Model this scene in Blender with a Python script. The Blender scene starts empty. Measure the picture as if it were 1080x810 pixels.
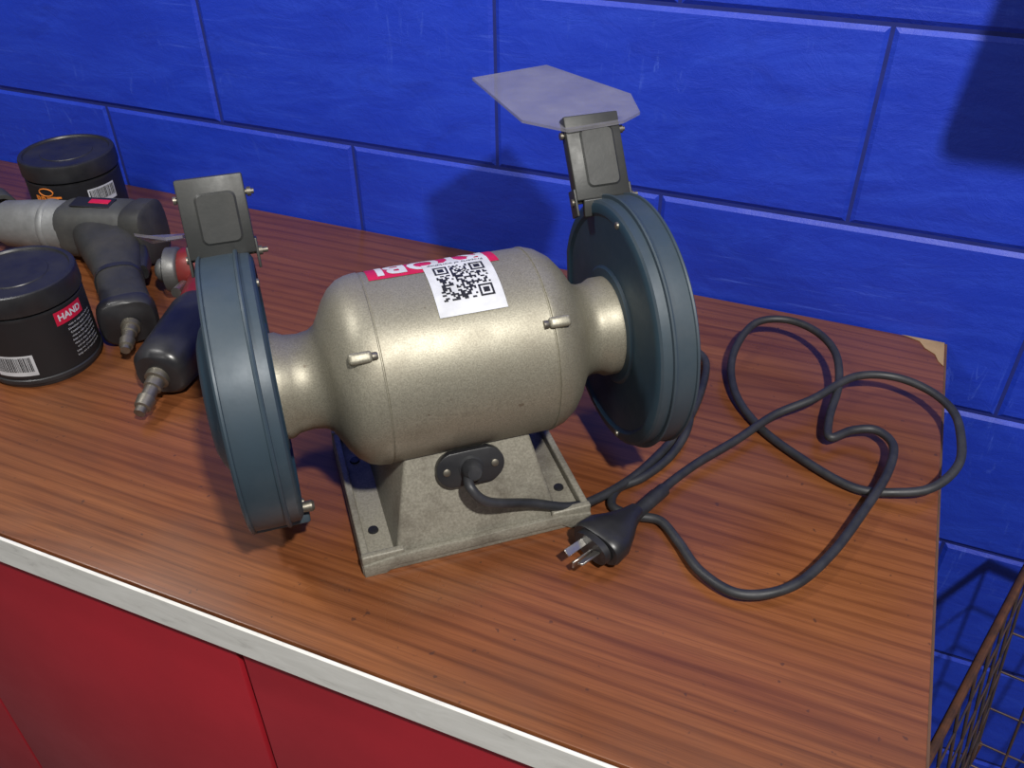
import bpy, bmesh, math, random
from mathutils import Vector, Matrix, Euler
random.seed(7)
sc=bpy.context.scene
try:
    sc.view_settings.view_transform='Standard'
    sc.view_settings.look='None'
except Exception: pass
ZB=0.90
COL=bpy.context.collection
def rad(d): return math.radians(d)

# ---------------- materials ----------------
class NT:
    def __init__(s,name):
        s.m=bpy.data.materials.new(name);s.m.use_nodes=True;s.t=s.m.node_tree;s.b=s.t.nodes["Principled BSDF"]
    def n(s,ty,**k):
        nd=s.t.nodes.new(ty)
        for a,v in k.items():
            if hasattr(nd,a): setattr(nd,a,v)
            else: nd.inputs[a.replace('_',' ')].default_value=v
        return nd
    def l(s,a,b): s.t.links.new(a,b)
    def coord(s,scale=(1,1,1),rot=(0,0,0),kind="Object"):
        tc=s.n("ShaderNodeTexCoord");mp=s.n("ShaderNodeMapping");mp.inputs["Scale"].default_value=scale;mp.inputs["Rotation"].default_value=rot
        s.l(tc.outputs[kind],mp.inputs[0]);return mp.outputs[0]
    def noise(s,co,scale,detail=4,rough=.55,dist=0):
        nd=s.n("ShaderNodeTexNoise");s.l(co,nd.inputs["Vector"]);nd.inputs["Scale"].default_value=scale;nd.inputs["Detail"].default_value=detail
        nd.inputs["Roughness"].default_value=rough;nd.inputs["Distortion"].default_value=dist;return nd.outputs["Fac"]
    def ramp(s,f,stops,interp='LINEAR'):
        nd=s.n("ShaderNodeValToRGB");s.l(f,nd.inputs[0]);cr=nd.color_ramp;cr.interpolation=interp
        while len(cr.elements)<len(stops): cr.elements.new(.5)
        for e,(p,c) in zip(cr.elements,stops):
            e.position=p;e.color=(c[0],c[1],c[2],1) if not isinstance(c,(int,float)) else (c,c,c,1)
        return nd.outputs[0]
    def mix(s,fac,a,b,mode='MIX'):
        nd=s.n("ShaderNodeMix",data_type='RGBA',blend_type=mode)
        if isinstance(fac,(int,float)): nd.inputs[0].default_value=fac
        else: s.l(fac,nd.inputs[0])
        for i,v in ((6,a),(7,b)):
            if isinstance(v,tuple): nd.inputs[i].default_value=(*v,1)
            else: s.l(v,nd.inputs[i])
        return nd.outputs[2]
    def bump(s,h,strength=.3,dist=.001,prev=None):
        nd=s.n("ShaderNodeBump");s.l(h,nd.inputs["Height"]);nd.inputs["Strength"].default_value=strength;nd.inputs["Distance"].default_value=dist
        if prev is not None: s.l(prev,nd.inputs["Normal"])
        return nd.outputs[0]
    def rough_(s,v):
        if isinstance(v,(int,float)): s.b.inputs["Roughness"].default_value=v
        else: s.l(v,s.b.inputs["Roughness"])
    def base(s,v):
        if isinstance(v,tuple): s.b.inputs["Base Color"].default_value=(*v,1)
        else: s.l(v,s.b.inputs["Base Color"])
def paint(name,c,rough=.5,metal=0.,c2=None,nscale=30,bump=.15,bd=.0005,dust=0.0,dustc=(.35,.33,.3)):
    t=NT(name);co=t.coord()
    if c2 is None: c2=tuple(x*.7 for x in c)
    f=t.noise(co,nscale,6,.6);col=t.mix(t.ramp(f,[(.35,0.),(.65,1.)]),c,c2)
    if dust>0:
        d=t.noise(co,nscale*.35,8,.7);col=t.mix(t.ramp(d,[(.45,0.),(.75,dust)]),col,dustc)
    t.base(col);t.rough_(t.ramp(f,[(.3,max(0,rough-.08)),(.7,min(1,rough+.1))]));t.b.inputs["Metallic"].default_value=metal
    t.l(t.bump(t.noise(co,nscale*8,3),bump,bd),t.b.inputs["Normal"]);return t.m

def mat_wall():
    t=NT("blue_block_paint");co=t.coord()
    big=t.noise(co,1.8,5,.6)
    c=t.mix(t.ramp(big,[(.3,0.),(.7,1.)]),(.005,.024,.34),(.009,.042,.50))
    st=t.noise(t.coord((1.2,1,6),(0,rad(9),0)),4,8,.75,1.6)
    st2=t.noise(t.coord((10,1,1.6),(0,rad(-48),0)),5,7,.75,2.2)
    msk=t.noise(co,4.5,3,.5)
    c=t.mix(t.ramp(st,[(.46,0.),(.76,.38)]),c,(.020,.080,.66))
    s2=t.mix(1.0,t.ramp(st2,[(.58,0.),(.68,.7)]),t.ramp(msk,[(.52,0.),(.64,.6)]),'MULTIPLY')
    c=t.mix(s2,c,(.10,.19,.74))
    st3=t.noise(t.coord((1.2,1,30),(0,rad(14),0)),6,6,.7,.8);m3=t.noise(co,3.1,2,.5)
    s3=t.mix(1.0,t.ramp(st3,[(.58,0.),(.70,.6)]),t.ramp(m3,[(.52,0.),(.64,.6)]),'MULTIPLY')
    c=t.mix(s3,c,(.09,.17,.74))
    dk=t.noise(t.coord((1.6,1,4),(0,rad(-6),0)),6,7,.7,1.0)
    c=t.mix(t.ramp(dk,[(.54,0.),(.74,.4)]),c,(.002,.012,.22))
    t.base(c);t.rough_(t.ramp(st,[(.3,.46),(.7,.60)]))
    b=t.bump(t.noise(t.coord((3,3,4.5),(0,rad(12),0)),7,8,.75,1.2),.38,.003)
    b=t.bump(t.noise(co,120,4,.65),.28,.0014,b)
    t.l(b,t.b.inputs["Normal"]);return t.m
def mat_wood():
    t=NT("walnut_laminate");R_=(0,0,rad(-2))
    n1=t.noise(t.coord((.8,6,1),R_),2.0,5,.55,1.3)
    c=t.ramp(n1,[(.25,(.105,.032,.011)),(.45,(.160,.052,.017)),(.60,(.200,.070,.023)),(.80,(.125,.038,.013))])
    w=t.n("ShaderNodeTexWave",wave_type='BANDS',bands_direction='Y');w.inputs["Scale"].default_value=20;w.inputs["Distortion"].default_value=18;w.inputs["Detail"].default_value=2;w.inputs["Detail Scale"].default_value=.30;w.inputs["Detail Roughness"].default_value=.45
    t.l(t.coord((.22,1.0,1),R_),w.inputs["Vector"])
    c=t.mix(.45,c,t.ramp(w.outputs["Fac"],[(0.,(.42,.36,.33)),(.22,(.80,.77,.74)),(.5,(1.,1.,1.)),(1.,(1.,1.,1.))]),'MULTIPLY')
    f=t.noise(t.coord((1.1,110,1),R_),3.2,4,.65,.2)
    c=t.mix(.42,c,t.ramp(f,[(.34,(.42,.37,.34)),(.52,(.95,.94,.93)),(.70,(1.12,1.1,1.08))]),'MULTIPLY')
    g=t.noise(t.coord((4,280,1),R_),4,3,.7)
    c=t.mix(.45,c,t.ramp(g,[(.35,(.55,.50,.46)),(.55,(1,1,1))]),'MULTIPLY')
    co=t.coord();sm=t.noise(co,5,5,.6)
    c=t.mix(t.ramp(sm,[(.5,0.),(.8,.35)]),c,(.05,.022,.012))
    sp=t.noise(co,140,2,.5);c=t.mix(t.ramp(sp,[(.72,0.),(.76,.6)]),c,(.03,.015,.012))
    t.base(c);t.rough_(t.ramp(sm,[(.3,.24),(.7,.40)]));t.b.inputs["Specular IOR Level"].default_value=.5
    t.l(t.bump(f,.04,.0004),t.b.inputs["Normal"]);return t.m
def mat_edge():
    t=NT("white_laminate_edging");n=t.noise(t.coord((3,1,14)),6,7,.7,1.)
    t.base(t.ramp(n,[(.3,(.46,.45,.42)),(.42,(.62,.61,.57)),(.65,(.70,.69,.65))]));t.rough_(.5);return t.m
def mat_motor():
    t=NT("champagne_metallic_paint");co=t.coord()
    v=t.noise(co,900,2,.6);g=t.noise(co,16,6,.65);k=t.noise(co,110,2,.5)
    c=t.mix(t.ramp(v,[(.35,0.),(.65,1.)]),(.200,.186,.143),(.29,.272,.212))
    c=t.mix(t.ramp(g,[(.50,0.),(.8,.5)]),c,(.14,.115,.08))
    c=t.mix(t.ramp(k,[(.74,0.),(.78,.6)]),c,(.10,.07,.045))
    t.base(c);t.b.inputs["Metallic"].default_value=.5;t.rough_(t.ramp(g,[(.3,.42),(.7,.54)]))
    t.l(t.bump(v,.18,.0003),t.b.inputs["Normal"]);return t.m
def mat_cast():
    t=NT("cast_base_paint");co=t.coord()
    v=t.noise(co,500,3,.6);g=t.noise(co,20,7,.7)
    c=t.mix(t.ramp(v,[(.35,0.),(.65,1.)]),(.18,.168,.133),(.26,.245,.20))
    c=t.mix(t.ramp(g,[(.48,0.),(.74,.75)]),c,(.06,.047,.035))
    t.base(c);t.b.inputs["Metallic"].default_value=.15;t.rough_(.55)
    t.l(t.bump(v,.3,.0005),t.b.inputs["Normal"]);return t.m
def mat_plastic_clear():
    t=NT("scratched_clear_plastic");co=t.coord();n=t.noise(co,30,6,.7)
    t.base(t.ramp(n,[(.3,(.20,.195,.215)),(.7,(.26,.255,.28))]));t.rough_(.2)
    t.l(t.ramp(n,[(.3,.46),(.7,.58)]),t.b.inputs["Alpha"]);return t.m
def simple(name,c,rough=.5,metal=0.): return paint(name,c,rough,metal,bump=.05)

M=dict(wall=mat_wall(),wood=mat_wood(),edge=mat_edge(),motor=mat_motor(),cast=mat_cast(),clear=mat_plastic_clear(),
 red=paint("red_cabinet_laminate",(.33,.013,.022),.42,c2=(.28,.011,.019),nscale=6,bump=.05),
 carc=simple("cabinet_carcass_dark",(.03,.01,.01),.8),
 endedge=simple("brown_end_edging",(.10,.05,.025),.6),
 mortar=simple("dark_blue_mortar",(.003,.013,.18),.8),  # mortar joints in a darker blue than the block faces
 floor=paint("concrete_floor",(.16,.16,.17),.8,c2=(.10,.10,.11),nscale=5,bump=.3,bd=.002),
 guard=paint("slate_blue_enamel",(.033,.053,.071),.50,.1,c2=(.025,.042,.057),nscale=25,bump=.1,dust=.5,dustc=(.068,.082,.092)),
 guardf=paint("teal_blue_enamel",(.013,.040,.063),.52,.05,c2=(.010,.031,.050),nscale=25,bump=.12,dust=.45,dustc=(.038,.052,.060)),
 bracket=paint("worn_black_steel",(.040,.042,.041),.45,.3,c2=(.030,.031,.030),nscale=40,bump=.12,dust=.5,dustc=(.075,.073,.068)),
 steel=paint("bare_steel",(.45,.43,.40),.32,.95,nscale=60),
 brass=paint("dull_zinc_screw",(.24,.22,.18),.45,.85,nscale=60),
 black=paint("black_plastic",(.012,.012,.014),.38,c2=(.018,.018,.020),nscale=30,bump=.08,dust=.35,dustc=(.04,.04,.04)),
 rubber=paint("black_rubber_cord",(.014,.015,.017),.5,c2=(.02,.021,.024),nscale=60,bump=.05,dust=.5,dustc=(.05,.05,.055)),
 grip=paint("grey_rubber_grip",(.050,.052,.050),.6,c2=(.034,.035,.035),nscale=40,bump=.25,dust=.5,dustc=(.10,.095,.08)),
 grip2=paint("dark_rubber_grip",(.024,.025,.025),.6,c2=(.018,.018,.018),nscale=40,bump=.25,dust=.5,dustc=(.07,.065,.055)),
 alu=paint("cast_aluminium",(.24,.245,.245),.55,.4,c2=(.16,.165,.165),nscale=40,bump=.3,dust=.4,dustc=(.10,.095,.085)),
 dalu=paint("grimy_aluminium",(.16,.16,.155),.5,.6,c2=(.09,.09,.088),nscale=40,bump=.3),
 white=simple("white_label",(.58,.59,.62),.5),
 ink=simple("black_ink",(.01,.01,.012),.5),
 redl=simple("red_label",(.55,.013,.05),.35),
 orange=simple("orange_print",(.75,.22,.03),.5),
 redtool=paint("red_tool_paint",(.22,.013,.013),.4,.2,c2=(.15,.011,.011),nscale=30,dust=.5,dustc=(.08,.055,.045)),
 wheel=paint("grinding_stone",(.22,.22,.23),.9,nscale=80,bump=.5),
 rust=paint("rusty_wire",(.16,.065,.03),.7,.5,c2=(.07,.035,.025),nscale=60,bump=.3),
 galv=paint("dull_wire",(.10,.085,.09),.55,.7,c2=(.14,.08,.06),nscale=50,bump=.2),
 chip=simple("raw_chipboard",(.30,.20,.11),.9),
 bag=paint("shadow_bag_canvas",(.03,.022,.015),.9,nscale=40),
)

# ---------------- mesh helpers ----------------
def finish(name,me,mat,parent,loc,rot,smooth,ang=35):
    ob=bpy.data.objects.new(name,me);COL.objects.link(ob)
    if mat is not None: me.materials.append(mat)
    if smooth:
        me.shade_smooth()
        try: me.set_sharp_from_angle(angle=rad(ang))
        except Exception: pass
    ob.location=loc;ob.rotation_euler=rot
    if parent is not None: ob.parent=parent
    return ob
def mesh(name,vs,fs,mat,parent=None,loc=(0,0,0),rot=(0,0,0),smooth=False,ang=35,recalc=True):
    me=bpy.data.meshes.new(name);me.from_pydata([tuple(v) for v in vs],[],fs);me.update()
    if recalc:
        bm=bmesh.new();bm.from_mesh(me);bmesh.ops.recalc_face_normals(bm,faces=bm.faces);bm.to_mesh(me);bm.free()
    return finish(name,me,mat,parent,loc,rot,smooth,ang)
def lathe(name,prof,mat,parent=None,axis='X',seg=72,loc=(0,0,0),rot=(0,0,0),rib=None):
    vs=[];fs=[];rings=[]
    for (p,r) in prof:
        if r<=1e-6:
            rings.append([len(vs)]);vs.append((p,0,0))
        else:
            ids=[]
            for i in range(seg):
                t=2*math.pi*i/seg;ids.append(len(vs));rr=r*(1-(rib or 0)*(i%2));vs.append((p,rr*math.cos(t),rr*math.sin(t)))
            rings.append(ids)
    for A,B in zip(rings,rings[1:]):
        if len(A)==1 and len(B)==1: continue
        for i in range(seg):
            j=(i+1)%seg
            if len(A)==1: fs.append((A[0],B[i],B[j]))
            elif len(B)==1: fs.append((A[i],A[j],B[0]))
            else: fs.append((A[i],A[j],B[j],B[i]))
    if axis=='Z': vs=[(y,z,x) for x,y,z in vs]
    elif axis=='Y': vs=[(z,x,y) for x,y,z in vs]
    return mesh(name,vs,fs,mat,parent,loc,rot,True)
def box(name,size,mat,parent=None,loc=(0,0,0),rot=(0,0,0),bev=0.,seg=3,taper=None):
    bm=bmesh.new();bmesh.ops.create_cube(bm,size=1)
    for v in bm.verts:
        v.co=Vector((v.co.x*size[0],v.co.y*size[1],v.co.z*size[2]))
        if taper and v.co.z>0: v.co.x*=taper[0];v.co.y*=taper[1]
    if bev>0: bmesh.ops.bevel(bm,geom=list(bm.edges),offset=bev,segments=seg,profile=.5,affect='EDGES')
    me=bpy.data.meshes.new(name);bm.to_mesh(me);bm.free();return finish(name,me,mat,parent,loc,rot,bev>0,40)
def prism(name,poly,z0,z1,mat,parent=None,loc=(0,0,0),rot=(0,0,0),bev=0,axis='Z'):
    n=len(poly);vs=[(x,y,z0) for x,y in poly]+[(x,y,z1) for x,y in poly]
    fs=[tuple(range(n))[::-1],tuple(range(n,2*n))]+[(i,(i+1)%n,n+(i+1)%n,n+i) for i in range(n)]
    if axis=='X': vs=[(z,x,y) for x,y,z in vs]
    if axis=='Y': vs=[(x,z,y) for x,y,z in vs]
    me=bpy.data.meshes.new(name);me.from_pydata(vs,[],fs)
    bm=bmesh.new();bm.from_mesh(me);bmesh.ops.recalc_face_normals(bm,faces=bm.faces)
    if bev>0: bmesh.ops.bevel(bm,geom=list(bm.edges),offset=bev,segments=2,profile=.5,affect='EDGES')
    bm.to_mesh(me);bm.free();return finish(name,me,mat,parent,loc,rot,bev>0,35)
def loft(name,pts,rads,mat,parent=None,up=(0,0,1),seg=28,cap=True,sq=2.0,loc=(0,0,0)):
    P=[Vector(p) for p in pts];vs=[];fs=[];U=Vector(up)
    for k,p in enumerate(P):
        T=(P[min(k+1,len(P)-1)]-P[max(k-1,0)]).normalized();S=T.cross(U).normalized();V=S.cross(T).normalized()
        rx,ry=rads[k]
        for i in range(seg):
            t=2*math.pi*i/seg;c,s=math.cos(t),math.sin(t)
            vs.append(p+S*rx*math.copysign(abs(c)**(2/sq),c)+V*ry*math.copysign(abs(s)**(2/sq),s))
    for k in range(len(P)-1):
        for i in range(seg):
            j=(i+1)%seg;fs.append((k*seg+i,k*seg+j,(k+1)*seg+j,(k+1)*seg+i))
    if cap: fs.append(tuple(range(seg)));fs.append(tuple((len(P)-1)*seg+i for i in range(seg)))
    return mesh(name,vs,fs,mat,parent,loc,(0,0,0),True,50)
def tube(name,splines,r,mat,parent=None,smooth=True,cyclic=False,res=12):
    cu=bpy.data.curves.new(name,'CURVE');cu.dimensions='3D';cu.bevel_depth=r;cu.bevel_resolution=4;cu.resolution_u=res;cu.use_fill_caps=True
    for pts in splines:
        if smooth:
            P=[Vector(p) for p in pts];Q=[]
            for i in range(len(P)-1):
                p0=P[max(i-1,0)];p1=P[i];p2=P[i+1];p3=P[min(i+2,len(P)-1)]
                for k in range(res):
                    t=k/res;Q.append(.5*((2*p1)+(p2-p0)*t+(2*p0-5*p1+4*p2-p3)*t*t+(3*p1-p0-3*p2+p3)*t**3))
            Q.append(P[-1]);pts=Q
        sp=cu.splines.new('POLY');sp.points.add(len(pts)-1)
        for q,p in zip(sp.points,pts): q.co=(*p,1)
        sp.use_cyclic_u=cyclic
    ob=bpy.data.objects.new(name,cu);COL.objects.link(ob);cu.materials.append(mat)
    dg=bpy.context.evaluated_depsgraph_get();me=bpy.data.meshes.new_from_object(ob.evaluated_get(dg));bpy.data.objects.remove(ob)
    me.name=name;me.materials.clear();return finish(name,me,mat,parent,(0,0,0),(0,0,0),True,60)
def empty(name,loc,rot=(0,0,0)):
    e=bpy.data.objects.new(name,None);COL.objects.link(e);e.location=loc;e.rotation_euler=rot;e.empty_display_size=.05;return e
def text_mesh(name,body,size,fmap,mat,parent,cx=0,cy=0,bold=.0,sub=True,sx=1.0):
    cu=bpy.data.curves.new(name,'FONT');cu.body=body;cu.size=size;cu.align_x='CENTER';cu.align_y='CENTER';cu.offset=bold;cu.resolution_u=3
    ob=bpy.data.objects.new(name,cu);COL.objects.link(ob);bpy.context.view_layer.update()
    dg=bpy.context.evaluated_depsgraph_get();me=bpy.data.meshes.new_from_object(ob.evaluated_get(dg));bpy.data.objects.remove(ob)
    bm=bmesh.new();bm.from_mesh(me)
    if size>.02:
        for k in range(-20,21):
            for no in ((0,1,0),(1,0,0)):
                bmesh.ops.bisect_plane(bm,geom=list(bm.verts)+list(bm.edges)+list(bm.faces),plane_co=(no[0]*k*.003,no[1]*k*.003,0),plane_no=no)
    bm.to_mesh(me);bm.free()
    for v in me.vertices: v.co=Vector(fmap(v.co.x*sx+cx,v.co.y+cy))
    me.name=name;me.materials.clear();return finish(name,me,mat,parent,(0,0,0),(0,0,0),False)
def patch(name,fmap,x0,x1,y0,y1,mat,parent,nx=20,ny=12):
    vs=[fmap(x0+(x1-x0)*i/nx,y0+(y1-y0)*j/ny) for j in range(ny+1) for i in range(nx+1)]
    fs=[(j*(nx+1)+i,j*(nx+1)+i+1,(j+1)*(nx+1)+i+1,(j+1)*(nx+1)+i) for j in range(ny) for i in range(nx)]
    return mesh(name,vs,fs,mat,parent,smooth=True,recalc=False)
def cells(name,fmap,rects,mat,parent):
    vs=[];fs=[]
    for (x0,y0,x1,y1) in rects:
        b=len(vs);vs+=[fmap(x0,y0),fmap(x1,y0),fmap(x1,y1),fmap(x0,y1)];fs.append((b,b+1,b+2,b+3))
    return mesh(name,vs,fs,mat,parent,recalc=False)

# ---------------- room ----------------
def build_wall():
    vs=[];fs=[];mi=[]
    x0,x1,z0,z1=-1.7,2.3,0.0,2.5;g=.0020;bv=.0045;d=.003
    line2=ZB+.116
    k0=int(math.floor((z0-line2)/.2))-0
    z=line2+k0*.2;k=k0
    while z<z1:
        off=0. if k%2==0 else .2
        x=off+math.floor((x0-off)/.4)*.4
        while x<x1:
            a,b=x+g,x+.4-g;c,e=z+g,z+.2-g
            y=0.0+random.uniform(-.0006,.0006)
            A,B,Cc,D=(a+bv,y,c+bv),(b-bv,y,c+bv),(b-bv,y,e-bv),(a+bv,y,e-bv)
            oA,oB,oC,oD=(a,d,c),(b,d,c),(b,d,e),(a,d,e)
            i=len(vs);vs.extend([A,B,Cc,D,oA,oB,oC,oD])
            fs.extend([(i,i+1,i+2,i+3),(i+4,i+5,i+1,i),(i+5,i+6,i+2,i+1),(i+6,i+7,i+3,i+2),(i+7,i+4,i,i+3)]);mi.extend([0]*5)
            x+=.4
        z+=.2;k+=1
    i=len(vs);vs.extend([(x0,d,z0-.3),(x1+.4,d,z0-.3),(x1+.4,d,z1+.2),(x0,d,z1+.2)]);fs.append((i,i+1,i+2,i+3));mi.append(1)
    i=len(vs);vs.extend([(x0,.15,z0-.3),(x1+.4,.15,z0-.3),(x1+.4,.15,z1+.2),(x0,.15,z1+.2)]);fs.append((i,i+1,i+2,i+3));mi.append(1)
    ob=mesh("wall_back",vs,fs,M['wall'],recalc=False);ob.data.materials.append(M['mortar'])
    for p,m_ in zip(ob.data.polygons,mi): p.material_index=m_
build_wall()
box("floor",(4.4,3.6,.05),M['floor'],loc=(.3,-1.65,-.025))

# ---------------- workbench ----------------
bench=empty("workbench",(0,0,ZB))
RX=.927;LX=-1.2;D=.60
box("worktop",(RX-LX,D-.004,.034),M['wood'],bench,((RX+LX)/2,-(D-.004)/2-.003,-.017),bev=.0012,seg=2)
box("front_edging",(RX-LX,.003,.034),M['edge'],bench,((RX+LX)/2,-D-.0025,-.0178),bev=.0005,seg=1)
box("end_edging",(.002,D-.004,.033),M['endedge'],bench,(RX+.001,-(D-.004)/2-.003,-.0178))
box("carcass",(RX-LX-.10,D-.05,.76),M['carc'],bench,((RX+LX)/2-.03,-D/2+.005,-.415))
box("plinth",(RX-LX-.12,.45,.10),M['carc'],bench,((RX+LX)/2-.03,-.26,-.85))
for i,(a,b) in enumerate([(-1.14,-.752),(-.748,-.357),(-.353,.038),(.042,.430),(.436,.824)]):
    box("cabinet_door_%d"%(i+1),(b-a,.018,.74),M['red'],bench,((a+b)/2,-D+.012,-.412),bev=.0015,seg=2)
mesh("corner_chip",[(RX-.001,-.0032,.0003),(RX-.001,-.05,.0003),(RX-.006,-.043,.0003),(RX-.010,-.03,.0003),(RX-.020,-.022,.0003),(RX-.026,-.010,.0003),(RX-.045,-.0032,.0003)],[(0,1,2,3,4,5,6)],M['chip'],bench)

# ---------------- bench grinder ----------------
G=empty("bench_grinder",(.5307,-.3994,ZB),(0,0,.7035))
h=.138;rm=.075
prism("base_plate",[(-.0965,-.083),(.0965,-.083),(.0965,.083),(-.0965,.083)],0.0,.010,M['cast'],G,bev=.0015)
for s in(-1,1):
    box("flange_rib_%d"%(s+2),(.006,.160,.010),M['cast'],G,(s*.0925,0,.014),bev=.0015)
    for t in(-1,1): box("flange_side_rib_%d"%((s+1)*2+t+2),(.034,.006,.012),M['cast'],G,(s*.079,t*.0795,.014),bev=.0015)
    for t in(-1,1):
        lathe("mount_hole_disc_%d"%((s+1)*3+t+2),[(.010,.0),(.010,.0045),(.0115,.004),(.012,0)],M['ink'],G,'Z',16,loc=(s*.081,t*.045,0))  # black discs paint the darkness of the mounting holes
def frus(name,b,t,z0,z1,mat,bev=.003):
    vs=[(-b[0],-b[1],z0),(b[0],-b[1],z0),(b[0],b[1],z0),(-b[0],b[1],z0),(-t[0],-t[1],z1),(t[0],-t[1],z1),(t[0],t[1],z1),(-t[0],t[1],z1)]
    fs=[(3,2,1,0),(4,5,6,7),(0,1,5,4),(1,2,6,5),(2,3,7,6),(3,0,4,7)]
    me=bpy.data.meshes.new(name);me.from_pydata(vs,[],fs);bm=bmesh.new();bm.from_mesh(me);bmesh.ops.recalc_face_normals(bm,faces=bm.faces)
    bmesh.ops.bevel(bm,geom=list(bm.edges),offset=bev,segments=3,profile=.5,affect='EDGES');bm.to_mesh(me);bm.free();return finish(name,me,mat,G,(0,0,0),(0,0,0),True,40)
frus("pedestal",(.070,.0815),(.048,.050),.006,.098,M['cast'])
prism("apron_edge",[(-.0955,0),(-.078,0),(-.070,.006),(.070,.006),(.078,0),(.0955,0),(.0955,.012),(.066,.016),(-.066,.016),(-.0955,.012)],-.0845,-.080,M['cast'],G,axis='Y',bev=.0006)
prof=[(-.136,0),(-.136,.041),(-.128,.041),(-.122,.038),(-.112,.0370),(-.103,.0385),(-.098,.042),(-.094,.049),(-.089,.0585),(-.083,.0665),(-.076,.072),(-.069,.0745),(-.0615,.0755),(-.0600,.0755),(-.0595,.0745),(-.0588,.0745),(-.0583,.075),
      (.0678,.075),(.0683,.0745),(.069,.0745),(.0695,.0755),(.071,.0755),(.080,.0725),(.089,.0665),(.096,.058),(.102,.048),(.108,.040),(.115,.0375),(.122,.038),(.128,.041),(.139,.041),(.139,0)]
lathe("motor_body",prof,M['motor'],G,'X',96,loc=(0,0,h))
for s,a in((-1,-.0735),(1,.0735)):
    for k,ph in enumerate((48,-72,-168)):
        p=rad(ph);w=-(rm+.0005-(.0012 if s<0 else 0))*math.sin(p);z=h+(rm+.0005-(.0012 if s<0 else 0))*math.cos(p)
        box("motor_lug_%d"%((s+1)*2+k+1),(.017,.0085,.008),M['motor'],G,(a,w,z),(p,0,0),bev=.0025)
        lathe("motor_lug_bolt_%d"%((s+1)*2+k+1),[(0,0),(0,.0032),(.003,.0032),(.004,.0025),(.004,0)],M['brass'],G,'X',16,loc=(a-s*.0083 - (.004 if s>0 else 0),w*1.01,z))
def fm(off):
    def f(x,y):
        p=y/rm;r=rm+off;return (-x,-r*math.sin(p),h+r*math.cos(p))
    return f
patch("brand_label",fm(.0004),-.046,.054,-.062,-.004,M['redl'],G,24,16)
text_mesh("brand_letters","RYOBI",.034,fm(.0007),M['white'],G,cx=.004,cy=-.023,bold=.0012,sx=.9)
SX=-.0055;SY=.009
patch("qr_sticker",fm(.0010),-.033+SX,.018+SX,-.024+SY,.036+SY,M['white'],G,20,20)
q=[];N=25;cs=.0385/N;x0=-.0075+SX-.0385/2;y0=-.0145+SY
def finder(i,j):
    for (a,b) in((0,0),(N-7,0),(0,N-7)):
        if a<=i<a+7 and b<=j<b+7:
            di,dj=i-a,j-b;return (di in(0,6) or dj in(0,6) or (2<=di<=4 and 2<=dj<=4))
        if a-1<=i<a+8 and b-1<=j<b+8: return False
    return None
for i in range(N):
    for j in range(N):
        f=finder(i,j)
        if f is None: f=random.random()<.5
        if f: q.append((x0+i*cs,y0+j*cs,x0+(i+1)*cs,y0+(j+1)*cs))
cells("qr_code",fm(.0013),q,M['ink'],G)
text_mesh("sticker_text","Property of workshop",.0048,fm(.0013),M['ink'],G,cx=-.0075+SX,cy=-.0195+SY)
sl=math.atan2(.0315,.092)
pl=empty("terminal_plate",(-.001,-.0595,.0725),(-sl,0,0));pl.parent=G
oval=[]
for i in range(40):
    t=2*math.pi*i/40;c,s_=math.cos(t),math.sin(t);oval.append((.013*math.copysign(1,c)*(abs(c)>1e-9)+.0145*c,.0145*s_))
prism("oval_plate",oval,-.007,0.001,M['black'],pl,axis='Y',bev=.001)
lathe("cord_gland",[(-.020,0),(-.020,.0055),(-.017,.0075),(-.013,.0085),(-.009,.0085),(-.006,.011),(-.003,.011),(-.003,0)],M['rubber'],pl,'Y',24)
for s in(-1,1): lathe("plate_screw_%d"%(s+2),[(-.0085,0),(-.0085,.002),(-.0080,.003),(-.006,.003),(-.006,0)],M['brass'],pl,'Y',16,loc=(s*.0195,0,0))
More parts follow.
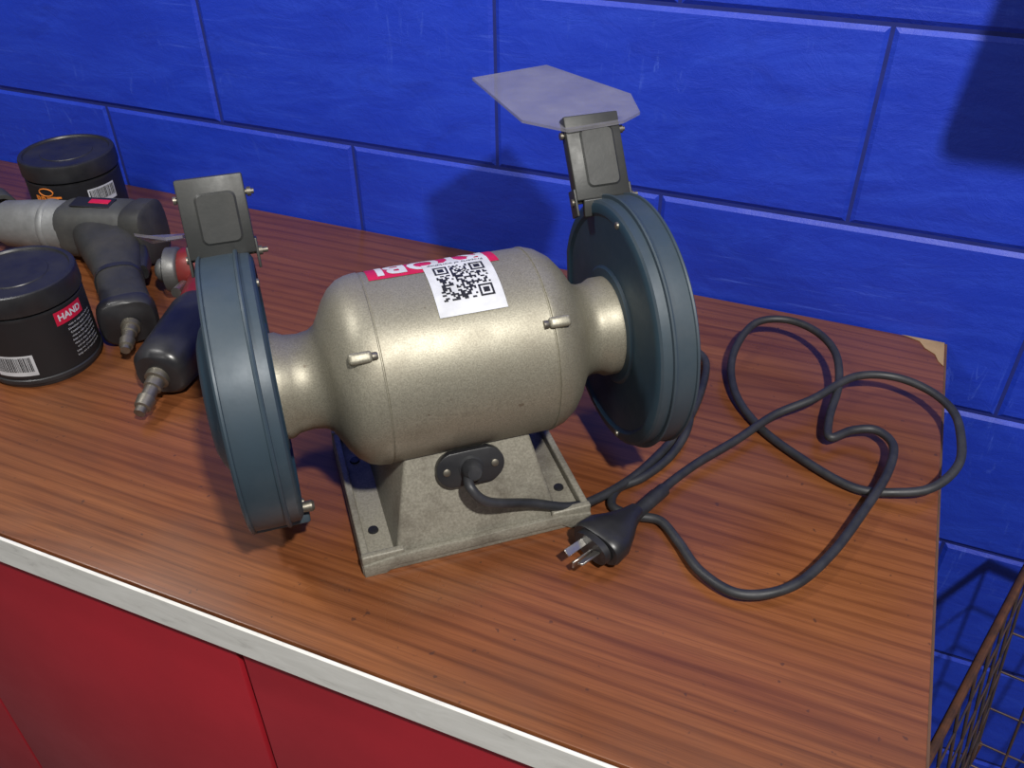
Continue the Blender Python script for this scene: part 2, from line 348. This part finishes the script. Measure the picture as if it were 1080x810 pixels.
# wheel guards
def guard(tag,s,a_in,a_out,rg):
    e=empty("wheel_guard_"+tag,(0,0,h));e.parent=G
    A0,A1=rad(12),rad(332)
    n=96
    ang=[A0+(A1-A0)*i/n for i in range(n+1)]
    L=abs(a_out-a_in)
    pr=[(0,rg-.0055),(.0015,rg-.0035),(.0085,rg-.003),(.0088,rg-.0002),(.0100,rg+.0005),(.0115,rg-.0002),(.0120,rg-.0022),(L*.6,rg-.0022),(L-.0035,rg-.0026),(L-.0030,rg-.0012),(L-.0015,rg-.0010),(L,rg-.003),(L,rg-.006)]
    vs=[];fs=[]
    for (p,r) in pr:
        for t in ang: vs.append((a_in+s*p,r*math.cos(t),r*math.sin(t)))
    m=n+1
    for k in range(len(pr)-1):
        for i in range(n): fs.append((k*m+i,k*m+i+1,(k+1)*m+i+1,(k+1)*m+i))
    mesh("guard_rim",vs,fs,M['guard'],e,smooth=True,ang=28)
    def disc(name,x,prd,mat):
        vs=[];fs=[];K=len(prd)
        for (dx,r) in prd:
            for t in ang: vs.append((x+dx,r*math.cos(t),r*math.sin(t)))
        for k in range(K-1):
            for i in range(n): fs.append((k*m+i,k*m+i+1,(k+1)*m+i+1,(k+1)*m+i))
            fs.append((k*m+n,k*m,(k+1)*m,(k+1)*m+n))
        b=(K-1)*m;fs.append(tuple(b+i for i in range(m)))
        mesh(name,vs,fs,mat,e,smooth=True,ang=30)
    disc("inner_cover",a_in,[(0,rg-.0055),(-s*.0012,rg-.008),(-s*.0012,rg-.013),(s*.0010,rg-.016),(s*.0010,.050),(-s*.001,.048),(-s*.001,.045)],M['guardf'])
    disc("outer_cover",a_out,[(0,rg-.006),(s*.0005,rg-.013),(s*.001,.066),(s*.0035,.060),(s*.009,.052),(s*.012,.044),(s*.013,.028)],M['guardf'] if s<0 else M['guard'])
    lathe("grinding_wheel",[(-.009,0),(-.009,.0885),(-.007,.090),(.007,.090),(.009,.0885),(.009,0)],M['wheel'],e,'X',72,loc=((a_in+a_out)/2,0,0))
    for k,t in enumerate((-112,95,)):
        t=rad(t);lathe("cover_screw_%d"%k,[(0,0),(0,.0030),(-s*.0015,.0028),(-s*.002,.0015),(-s*.002,0)],M['brass'],e,'X',12,loc=(a_in-s*.0010,(rg-.0105)*math.cos(t),(rg-.0105)*math.sin(t)))
    return e
gl=guard("left",-1,-.133,-.171,.106)
gr=guard("right",1,.138,.169,.106)
box("guard_tab",(.046,.022,.010),M['guard'],gl,(-.151,-.034,-.1015),(rad(-18),0,0),bev=.002)
lathe("guard_tab_screw",[(-.006,0),(-.006,.0040),(0,.0045),(.002,.0045),(.004,.003),(.004,0)],M['brass'],gl,'X',16,loc=(-.127,-.047,-.084))
# shield brackets
def bracket(tag,a,w,z,t,L=.072,W=.047):
    e=empty("shield_bracket_"+tag,(a,w,z),(rad(-t),0,0));e.parent=G
    def rrect(x0,x1,z0,z1,r,k=5):
        out=[]
        for (cx,cz,a0) in ((x1-r,z0+r,-90),(x1-r,z1-r,0),(x0+r,z1-r,90),(x0+r,z0+r,180)):
            for i in range(k): 
                t_=rad(a0+90*i/(k-1));out.append((cx+r*math.cos(t_),cz+r*math.sin(t_)))
        return out
    me=bpy.data.meshes.new("channel");bm=bmesh.new();bmesh.ops.create_cube(bm,size=1)
    for v in bm.verts: v.co=Vector((v.co.x*W,(v.co.y+.5)*.012,(v.co.z+.5)*L))
    bmesh.ops.bevel(bm,geom=list(bm.edges),offset=.0014,segments=2,profile=.5,affect='EDGES');bm.to_mesh(me);bm.free();finish("channel",me,M['bracket'],e,(0,0,0),(0,0,0),True,40)
    A=rrect(-W/2+.011,W/2-.007,.009,L-.011,.005);B=rrect(-W/2+.0125,W/2-.0085,.0105,L-.0125,.004);n=len(A)
    vs=[(x,-.0001,zz) for x,zz in A]+[(x,-.0013,zz) for x,zz in B];fs=[(i,(i+1)%n,n+(i+1)%n,n+i) for i in range(n)]+[tuple(n+i for i in range(n))]
    mesh("pressed_panel",vs,fs,M['bracket'],e,smooth=True,ang=25)
    box("clamp_foot",(.036,.005,.014),M['bracket'],e,(0,.004,-.006),(rad(18),0,0),bev=.001)
    for s in(-1,1):
        box("ear_%d"%(s+2),(.002,.014,.022),M['bracket'],e,(s*(W/2+.0005),.008,-.001),bev=.0006)
    for k,(zz,l0,l1) in enumerate(((.000,.003,.008),(L-.014,.003,.006))):
        lathe("pivot_bolt_%d"%k,[(-W/2-l0,0),(-W/2-l0,.003),(-W/2-.001,.003),(-W/2-.001,.002),(W/2+.001,.002),(W/2+.001,.0034),(W/2+.004,.0034),(W/2+.004,.002),(W/2+l1,.002),(W/2+l1,0)],M['brass'],e,'X',12,loc=(0,.007,zz))
    return e
bl_=bracket("left",-.1515,.040,.232,20,L=.057)
br_=bracket("right",.149,.046,.231,34,L=.068)
def plate(name,pts,th=.0025):
    n=len(pts);vs=[Vector(p) for p in pts]+[Vector(p)-Vector((0,0,th)) for p in pts]
    fs=[tuple(range(n)),tuple(range(2*n-1,n-1,-1))]+[(i,(i+1)%n,n+(i+1)%n,n+i) for i in range(n)]
    return mesh(name,vs,fs,M['clear'],G)
plate("eye_shield_right",[(.089,.225,.280),(.166,.238,.280),(.207,.134,.281),(.196,.090,.281),(.175,.076,.281),(.127,.074,.280),(.100,.112,.278)])
plate("eye_shield_left",[(-.215,.100,.232),(-.190,.064,.242),(-.130,.064,.242),(-.130,.150,.200),(-.210,.150,.200)])

# ---------------- power cord & plug ----------------
cord=empty("power_cord",(0,0,ZB))
c1=[(.573,-.457,.072),(.580,-.467,.070),(.592,-.462,.055),(.615,-.432,.035),(.645,-.400,.014),(.672,-.350,.006),(.690,-.300,.005),(.702,-.245,.005),(.703,-.185,.005),(.696,-.140,.005),(.678,-.125,.005),(.664,-.145,.005),(.672,-.19,.006),
    (.697,-.225,.012),(.706,-.262,.012),(.700,-.300,.006),(.685,-.335,.005),(.668,-.358,.0045),(.670,-.380,.0045),(.690,-.384,.0045),(.712,-.382,.005),(.732,-.400,.006),(.757,-.427,.008),(.790,-.438,.009),(.824,-.417,.010),(.848,-.372,.010),(.868,-.312,.012),
    (.882,-.260,.014),(.884,-.220,.014),(.868,-.202,.013),(.848,-.209,.012),(.830,-.227,.012),(.826,-.200,.014),(.828,-.150,.020),(.818,-.105,.026),(.793,-.075,.028),(.760,-.066,.028),(.732,-.085,.026),(.722,-.135,.016),(.735,-.185,.008),(.766,-.226,.005),(.810,-.258,.005),
    (.857,-.280,.005),(.892,-.276,.008),(.920,-.262,.012),(.938,-.230,.018),(.938,-.192,.022),(.930,-.160,.024),(.908,-.135,.024),(.875,-.125,.024),(.840,-.140,.024),(.808,-.185,.020),(.778,-.215,.014),(.752,-.262,.012),(.728,-.303,.012),(.712,-.338,.013),(.704,-.362,.014)]
tube("cable",[c1],.0040,M['rubber'],cord,res=8)
tube("cable_end",[[(.707,-.354,.014),(.700,-.374,.015),(.693,-.392,.015)]],.0060,M['rubber'],cord,res=8)
PO=Vector((-.005,-.034,0))
loft("plug_body",[Vector(p)+PO for p in [(.698,-.354,.015),(.694,-.366,.0155),(.690,-.380,.017),(.685,-.392,.018),(.680,-.404,.018),(.679,-.4065,.018)]],[(.0065,.0065),(.0095,.0085),(.016,.011),(.0225,.0135),(.0235,.0145),(.022,.013)],M['black'],cord,sq=2.6)
loft("plug_face",[Vector((.679,-.4065,.018))+PO,Vector((.6765,-.4115,.018))+PO],[(.0175,.0115),(.017,.011)],M['black'],cord,sq=2.4)
T=Vector((-.45,-.89,0)).normalized();S=Vector((T.y,-T.x,0))
for k,(o,dz,ro) in enumerate(((-.0075,.002,.52),(.0075,.002,-.52),(0,-.005,1.5708))):
    c=Vector((.6765,-.4115,.018))+PO+T*.009+S*o+Vector((0,0,dz))
    b=box("pin_%d"%(k+1),(.020,.0066,.0018),M['steel'],cord,c,bev=.0004,seg=1)
    b.rotation_mode='QUATERNION';b.rotation_quaternion=(Matrix.Rotation(math.atan2(T.y,T.x),3,'Z')@Matrix.Rotation(ro,3,'X')).to_quaternion()

# ---------------- hand-cleaner tubs ----------------
def tub(x,y,r,H,kind):
    e=empty("hand_cleaner_tub",(x,y,ZB))
    lathe("tub_body",[(0,0),(0,r*.93),(.003,r*.965),(H*.5,r*.975),(H-.026,r*.975),(H-.024,r*.90),(H-.018,r*.90)],M['black'],e,'Z',96)
    lathe("screw_lid",[(H-.022,r*.95),(H-.022,r*1.0),(H-.020,r*1.005),(H-.004,r*1.0),(H-.001,r*.985),(H,r*.96),(H,r*.90),(H-.002,r*.88),(H-.002,r*.55),(H-.0012,r*.54),(H-.0012,0)],M['black'],e,'Z',180,rib=.006)
    lathe("base_ring",[(.006,r*.97),(.006,r*.995),(.010,r*.995),(.011,r*.97)],M['black'],e,'Z',96)
    def f(off):
        R=r*.975+off
        return lambda ang,z:(R*math.cos(ang),R*math.sin(ang),z)
    def ft(off,a0,z0):
        R=r*.975+off
        return lambda xx,yy:(R*math.cos(a0+xx/R),R*math.sin(a0+xx/R),z0+yy)
    def barcode(a0,a1,z0,z1):
        patch("barcode_label",f(.0004),rad(a0),rad(a1),z0,z1,M['white'],e,16,2)
        t=rad(a0)+.03;rs=[]
        while t<rad(a1)-.04:
            w=random.choice((.008,.014,.022));rs.append((t,z0+.005,t+w,z1-.002));t+=w+random.choice((.008,.014))
        cells("barcode_bars",f(.0007),rs,M['ink'],e)
    if kind==1:
        patch("label_wrap",f(.0002),rad(-150),rad(60),.012,H-.028,M['ink'],e,60,2)
        patch("red_flash",f(.0006),rad(-16),rad(20),H-.044,H-.029,M['redl'],e,12,2)
        text_mesh("flash_text","HAND",.010,ft(.0009,rad(2),H-.0365),M['white'],e,bold=.0003)
        barcode(-90,-48,.016,.040)
        for k in range(9): text_mesh("small_print_%d"%k,random.choice(["Directions: apply to dry hands","and rub until dirt loosens","rinse or wipe clean with rag","Contains pumice and lanolin","keep out of reach of children"]),.0032,ft(.0006,rad(14),.058-k*.0045),M['white'],e)
    else:
        patch("label_wrap",f(.0002),rad(-150),rad(60),.010,H-.028,M['ink'],e,60,2)
        text_mesh("brand_print","BRITE",.015,ft(.0006,rad(-80),.050),M['orange'],e,bold=.0006)
        text_mesh("brand_sub","HAND CLEANER",.005,ft(.0006,rad(-80),.036),M['orange'],e)
        tube("emblem",[[ft(.0008,rad(-80),.062)(.010*math.cos(t*.628),.005*math.sin(t*.628)) for t in range(11)]],.0007,M['orange'],e,res=3)
        barcode(-30,8,.038,.060)
    return e
tub(.042,-.388,.057,.106,1)
tub(-.172,-.108,.060,.096,2)

# ---------------- air impact wrench ----------------
iw=empty("impact_wrench",(0,0,ZB))
ax0=Vector((.012,-.168,.040));ax1=Vector((-.270,-.236,.036));ad=(ax1-ax0).normalized()
def along(t): return ax0+ad*t
loft("rear_cover",[along(t) for t in(0,.003,.022,.030)],[(.029,.033),(.033,.037),(.033,.037),(.031,.034)],M['grip2'],iw,sq=3.2)
loft("motor_housing",[along(t) for t in(.028,.034,.07,.110,.118)],[(.029,.033),(.032,.0365),(.032,.036),(.031,.034),(.029,.031)],M['grip'],iw,sq=2.9)
loft("hammer_case",[along(t) for t in(.116,.120,.16,.200,.218,.226)],[(.030,.031),(.031,.033),(.030,.032),(.028,.029),(.020,.020),(.015,.015)],M['alu'],iw,sq=2.0)
loft("case_band",[along(t) for t in(.133,.135,.141,.143)],[(.0305,.032),(.0325,.034),(.0325,.034),(.0305,.032)],M['alu'],iw,sq=2.0)
loft("anvil",[along(t) for t in(.224,.250)],[(.008,.008),(.008,.008)],M['steel'],iw,sq=4)
rz=math.atan2(ad.y,ad.x)+math.pi
box("model_badge",(.052,.022,.0015),M['ink'],iw,along(.072)+Vector((0,-.003,.0365)),(rad(5),0,rz),bev=.0005)
box("model_badge_stripe",(.026,.009,.0018),M['redl'],iw,along(.064)+Vector((0,-.001,.0370)),(rad(5),0,rz),bev=.0004)
hp=[(-.046,-.190,.034),(-.018,-.215,.032),(.016,-.243,.030),(.050,-.276,.029),(.084,-.305,.029),(.108,-.328,.030),(.113,-.333,.030)]
loft("handle",hp,[(.040,.031),(.034,.028),(.029,.025),(.0245,.023),(.026,.025),(.029,.026),(.025,.022)],M['grip2'],iw,sq=2.8)
loft("trigger",[(.020,-.205,.032),(.036,-.222,.031),(.052,-.242,.030)],[(.006,.010),(.008,.011),(.006,.009)],M['black'],iw,sq=3)
loft("grip_collar",[(.040,-.267,.029),(.046,-.273,.029)],[(.0265,.0245),(.0265,.0245)],M['black'],iw,sq=2.6)
loft("handle_end_cap",[(.104,-.3245,.030),(.112,-.332,.030),(.115,-.335,.030)],[(.0305,.0275),(.0305,.0275),(.027,.024)],M['black'],iw,sq=3.2)
d=Vector((.50,-.85,-.18)).normalized()
p=Vector((.116,-.334,.028));L=[0,.006,.007,.014,.015,.024,.025,.034,.035,.040]
loft("air_fitting",[p+d*t for t in L],[(.010,.010),(.010,.010),(.008,.008),(.008,.008),(.0065,.0065),(.0065,.0065),(.0080,.0080),(.007,.007),(.005,.005),(.005,.005)],M['brass'],iw)

# ---------------- air drill ----------------
dr=empty("air_drill",(0,0,ZB))
a0=Vector((.142,-.205,.036));dd=Vector((-.135,-.070,0)).normalized()
def al(t): return a0+dd*t
loft("drill_body",[al(t) for t in(0,.006,.03,.045,.050)],[(.022,.022),(.026,.026),(.026,.026),(.025,.025),(.022,.022)],M['redtool'],dr)
loft("chuck_collar",[al(t) for t in(.049,.052,.064,.067)],[(.023,.023),(.026,.026),(.026,.026),(.020,.020)],M['dalu'],dr)
loft("chuck",[al(t) for t in(.066,.068,.074,.078)],[(.014,.014),(.015,.015),(.013,.013),(.007,.007)],M['dalu'],dr)
loft("drill_neck",[(.132,-.215,.034),(.148,-.248,.032),(.168,-.285,.030)],[(.022,.022),(.022,.022),(.025,.024)],M['redtool'],dr)
loft("drill_handle",[(.168,-.278,.030),(.174,-.298,.030),(.188,-.330,.030),(.200,-.365,.030),(.206,-.392,.030),(.208,-.399,.030)],[(.024,.023),(.028,.027),(.030,.029),(.030,.029),(.028,.027),(.022,.021)],M['black'],dr,sq=2.3)
p=Vector((.2065,-.396,.028));d=Vector((.22,-.94,-.26)).normalized();L=[t*1.2 for t in L]
loft("drill_air_fitting",[p+d*t for t in L],[(.012,.012),(.012,.012),(.009,.009),(.009,.009),(.007,.007),(.007,.007),(.009,.009),(.008,.008),(.0055,.0055),(.0055,.0055)],M['brass'],dr)
lathe("drill_trigger",[(-.012,0),(-.012,.006),(.012,.006),(.012,0)],M['steel'],dr,'Z',20,loc=(.124,-.262,.034),rot=(rad(80),0,rad(20)))
so=empty("impact_socket",(-.285,-.150,ZB))
lathe("socket_shell",[(-.028,.012),(-.028,.016),(-.010,.017),(-.006,.020),(.026,.020),(.028,.019),(.028,.014),(.010,.012),(.010,0)],M['grip'],so,'X',32,loc=(0,0,.0202),rot=(0,0,rad(-25)))

# ---------------- rusty wire basket beside the bench ----------------
wb=empty("wire_basket",(0,0,ZB))
rim=[(.955,-.43,-.20),(1.30,-.52,-.20),(1.42,-.12,-.20),(1.075,-.065,-.20)]
bot=[(1.02,-.40,-.50),(1.28,-.46,-.50),(1.36,-.15,-.50),(1.10,-.11,-.50)]
tube("rim",[rim],.0060,M['rust'],wb,smooth=False,cyclic=True)
def lerp(a,b,t): return tuple(a[i]+(b[i]-a[i])*t for i in range(3))
wires=[]
for k in range(4):
    A,B,C_,D_=rim[k],rim[(k+1)%4],bot[k],bot[(k+1)%4]
    for i in range(0,8): 
        t=i/8;wires.append([lerp(A,B,t),lerp(C_,D_,t)])
tube("upright_wires",wires,.0017,M['galv'],wb,smooth=False)
hor=[]
for j in range(1,6):
    t=j/5;hor.append([lerp(rim[k],bot[k],t) for k in range(4)])
tube("hoop_wires",hor,.0017,M['galv'],wb,smooth=False,cyclic=True)
fl=[]
for i in range(1,8):
    t=i/8;fl.append([lerp(bot[0],bot[1],t),lerp(bot[3],bot[2],t)]);fl.append([lerp(bot[0],bot[3],t),lerp(bot[1],bot[2],t)])
tube("floor_wires",fl,.0017,M['galv'],wb,smooth=False)
tube("legs",[[bot[k],(bot[k][0],bot[k][1],-.899)] for k in range(4)],.005,M['rust'],wb,smooth=False)

# ---------------- bag added out of frame to cast the wall's upper-right shadow ----------------
tb=empty("added_shadow_bag",(1.05,0,ZB))
box("shadow_bag_body",(.24,.15,.30),M['bag'],tb,(0,-.085,.52),bev=.02,taper=(.85,.7))
tube("shadow_bag_strap",[[(-.09,-.085,.66),(-.05,-.04,.78),(0,-.012,.84),(.05,-.04,.78),(.09,-.085,.66)]],.006,M['bag'],tb)
tube("shadow_bag_hook",[[(0,.003,.86),(0,-.012,.832),(0,-.024,.846)]],.003,M['steel'],tb)

# ---------------- lights / world / camera ----------------
w=bpy.data.worlds.new("world");sc.world=w;w.use_nodes=True
w.node_tree.nodes["Background"].inputs[0].default_value=(.80,.86,1,1);w.node_tree.nodes["Background"].inputs[1].default_value=.12
def area(name,loc,tgt,size,power,col=(1,1,1),sy=None):
    l=bpy.data.lights.new(name,'AREA');l.energy=power;l.size=size;l.color=col
    if sy: l.shape='RECTANGLE';l.size_y=sy
    o=bpy.data.objects.new(name,l);COL.objects.link(o);o.location=loc
    o.rotation_euler=(Vector(tgt)-Vector(loc)).to_track_quat('-Z','Y').to_euler();return o
area("workshop_lamp_right",(1.46,-1.30,ZB+1.72),(.45,-.2,ZB),.09,56,(1,.97,.92))
area("workshop_lamp_left",(-.20,-.75,ZB+1.25),(.4,-.35,ZB),.16,9,(1,.98,.95))
area("workshop_lamp_front",(.3,-2.4,ZB+1.3),(.5,-.2,ZB),.5,6,(1,.97,.92))

cd=bpy.data.cameras.new("camera");cam=bpy.data.objects.new("camera",cd);COL.objects.link(cam);sc.camera=cam
cam.location=(.80440,-.91114,ZB+.54005);cam.rotation_euler=(.92928,.00958,.39518);cd.lens=932.46/1080*36;cd.sensor_width=36;cd.sensor_fit='HORIZONTAL';cd.clip_start=.02
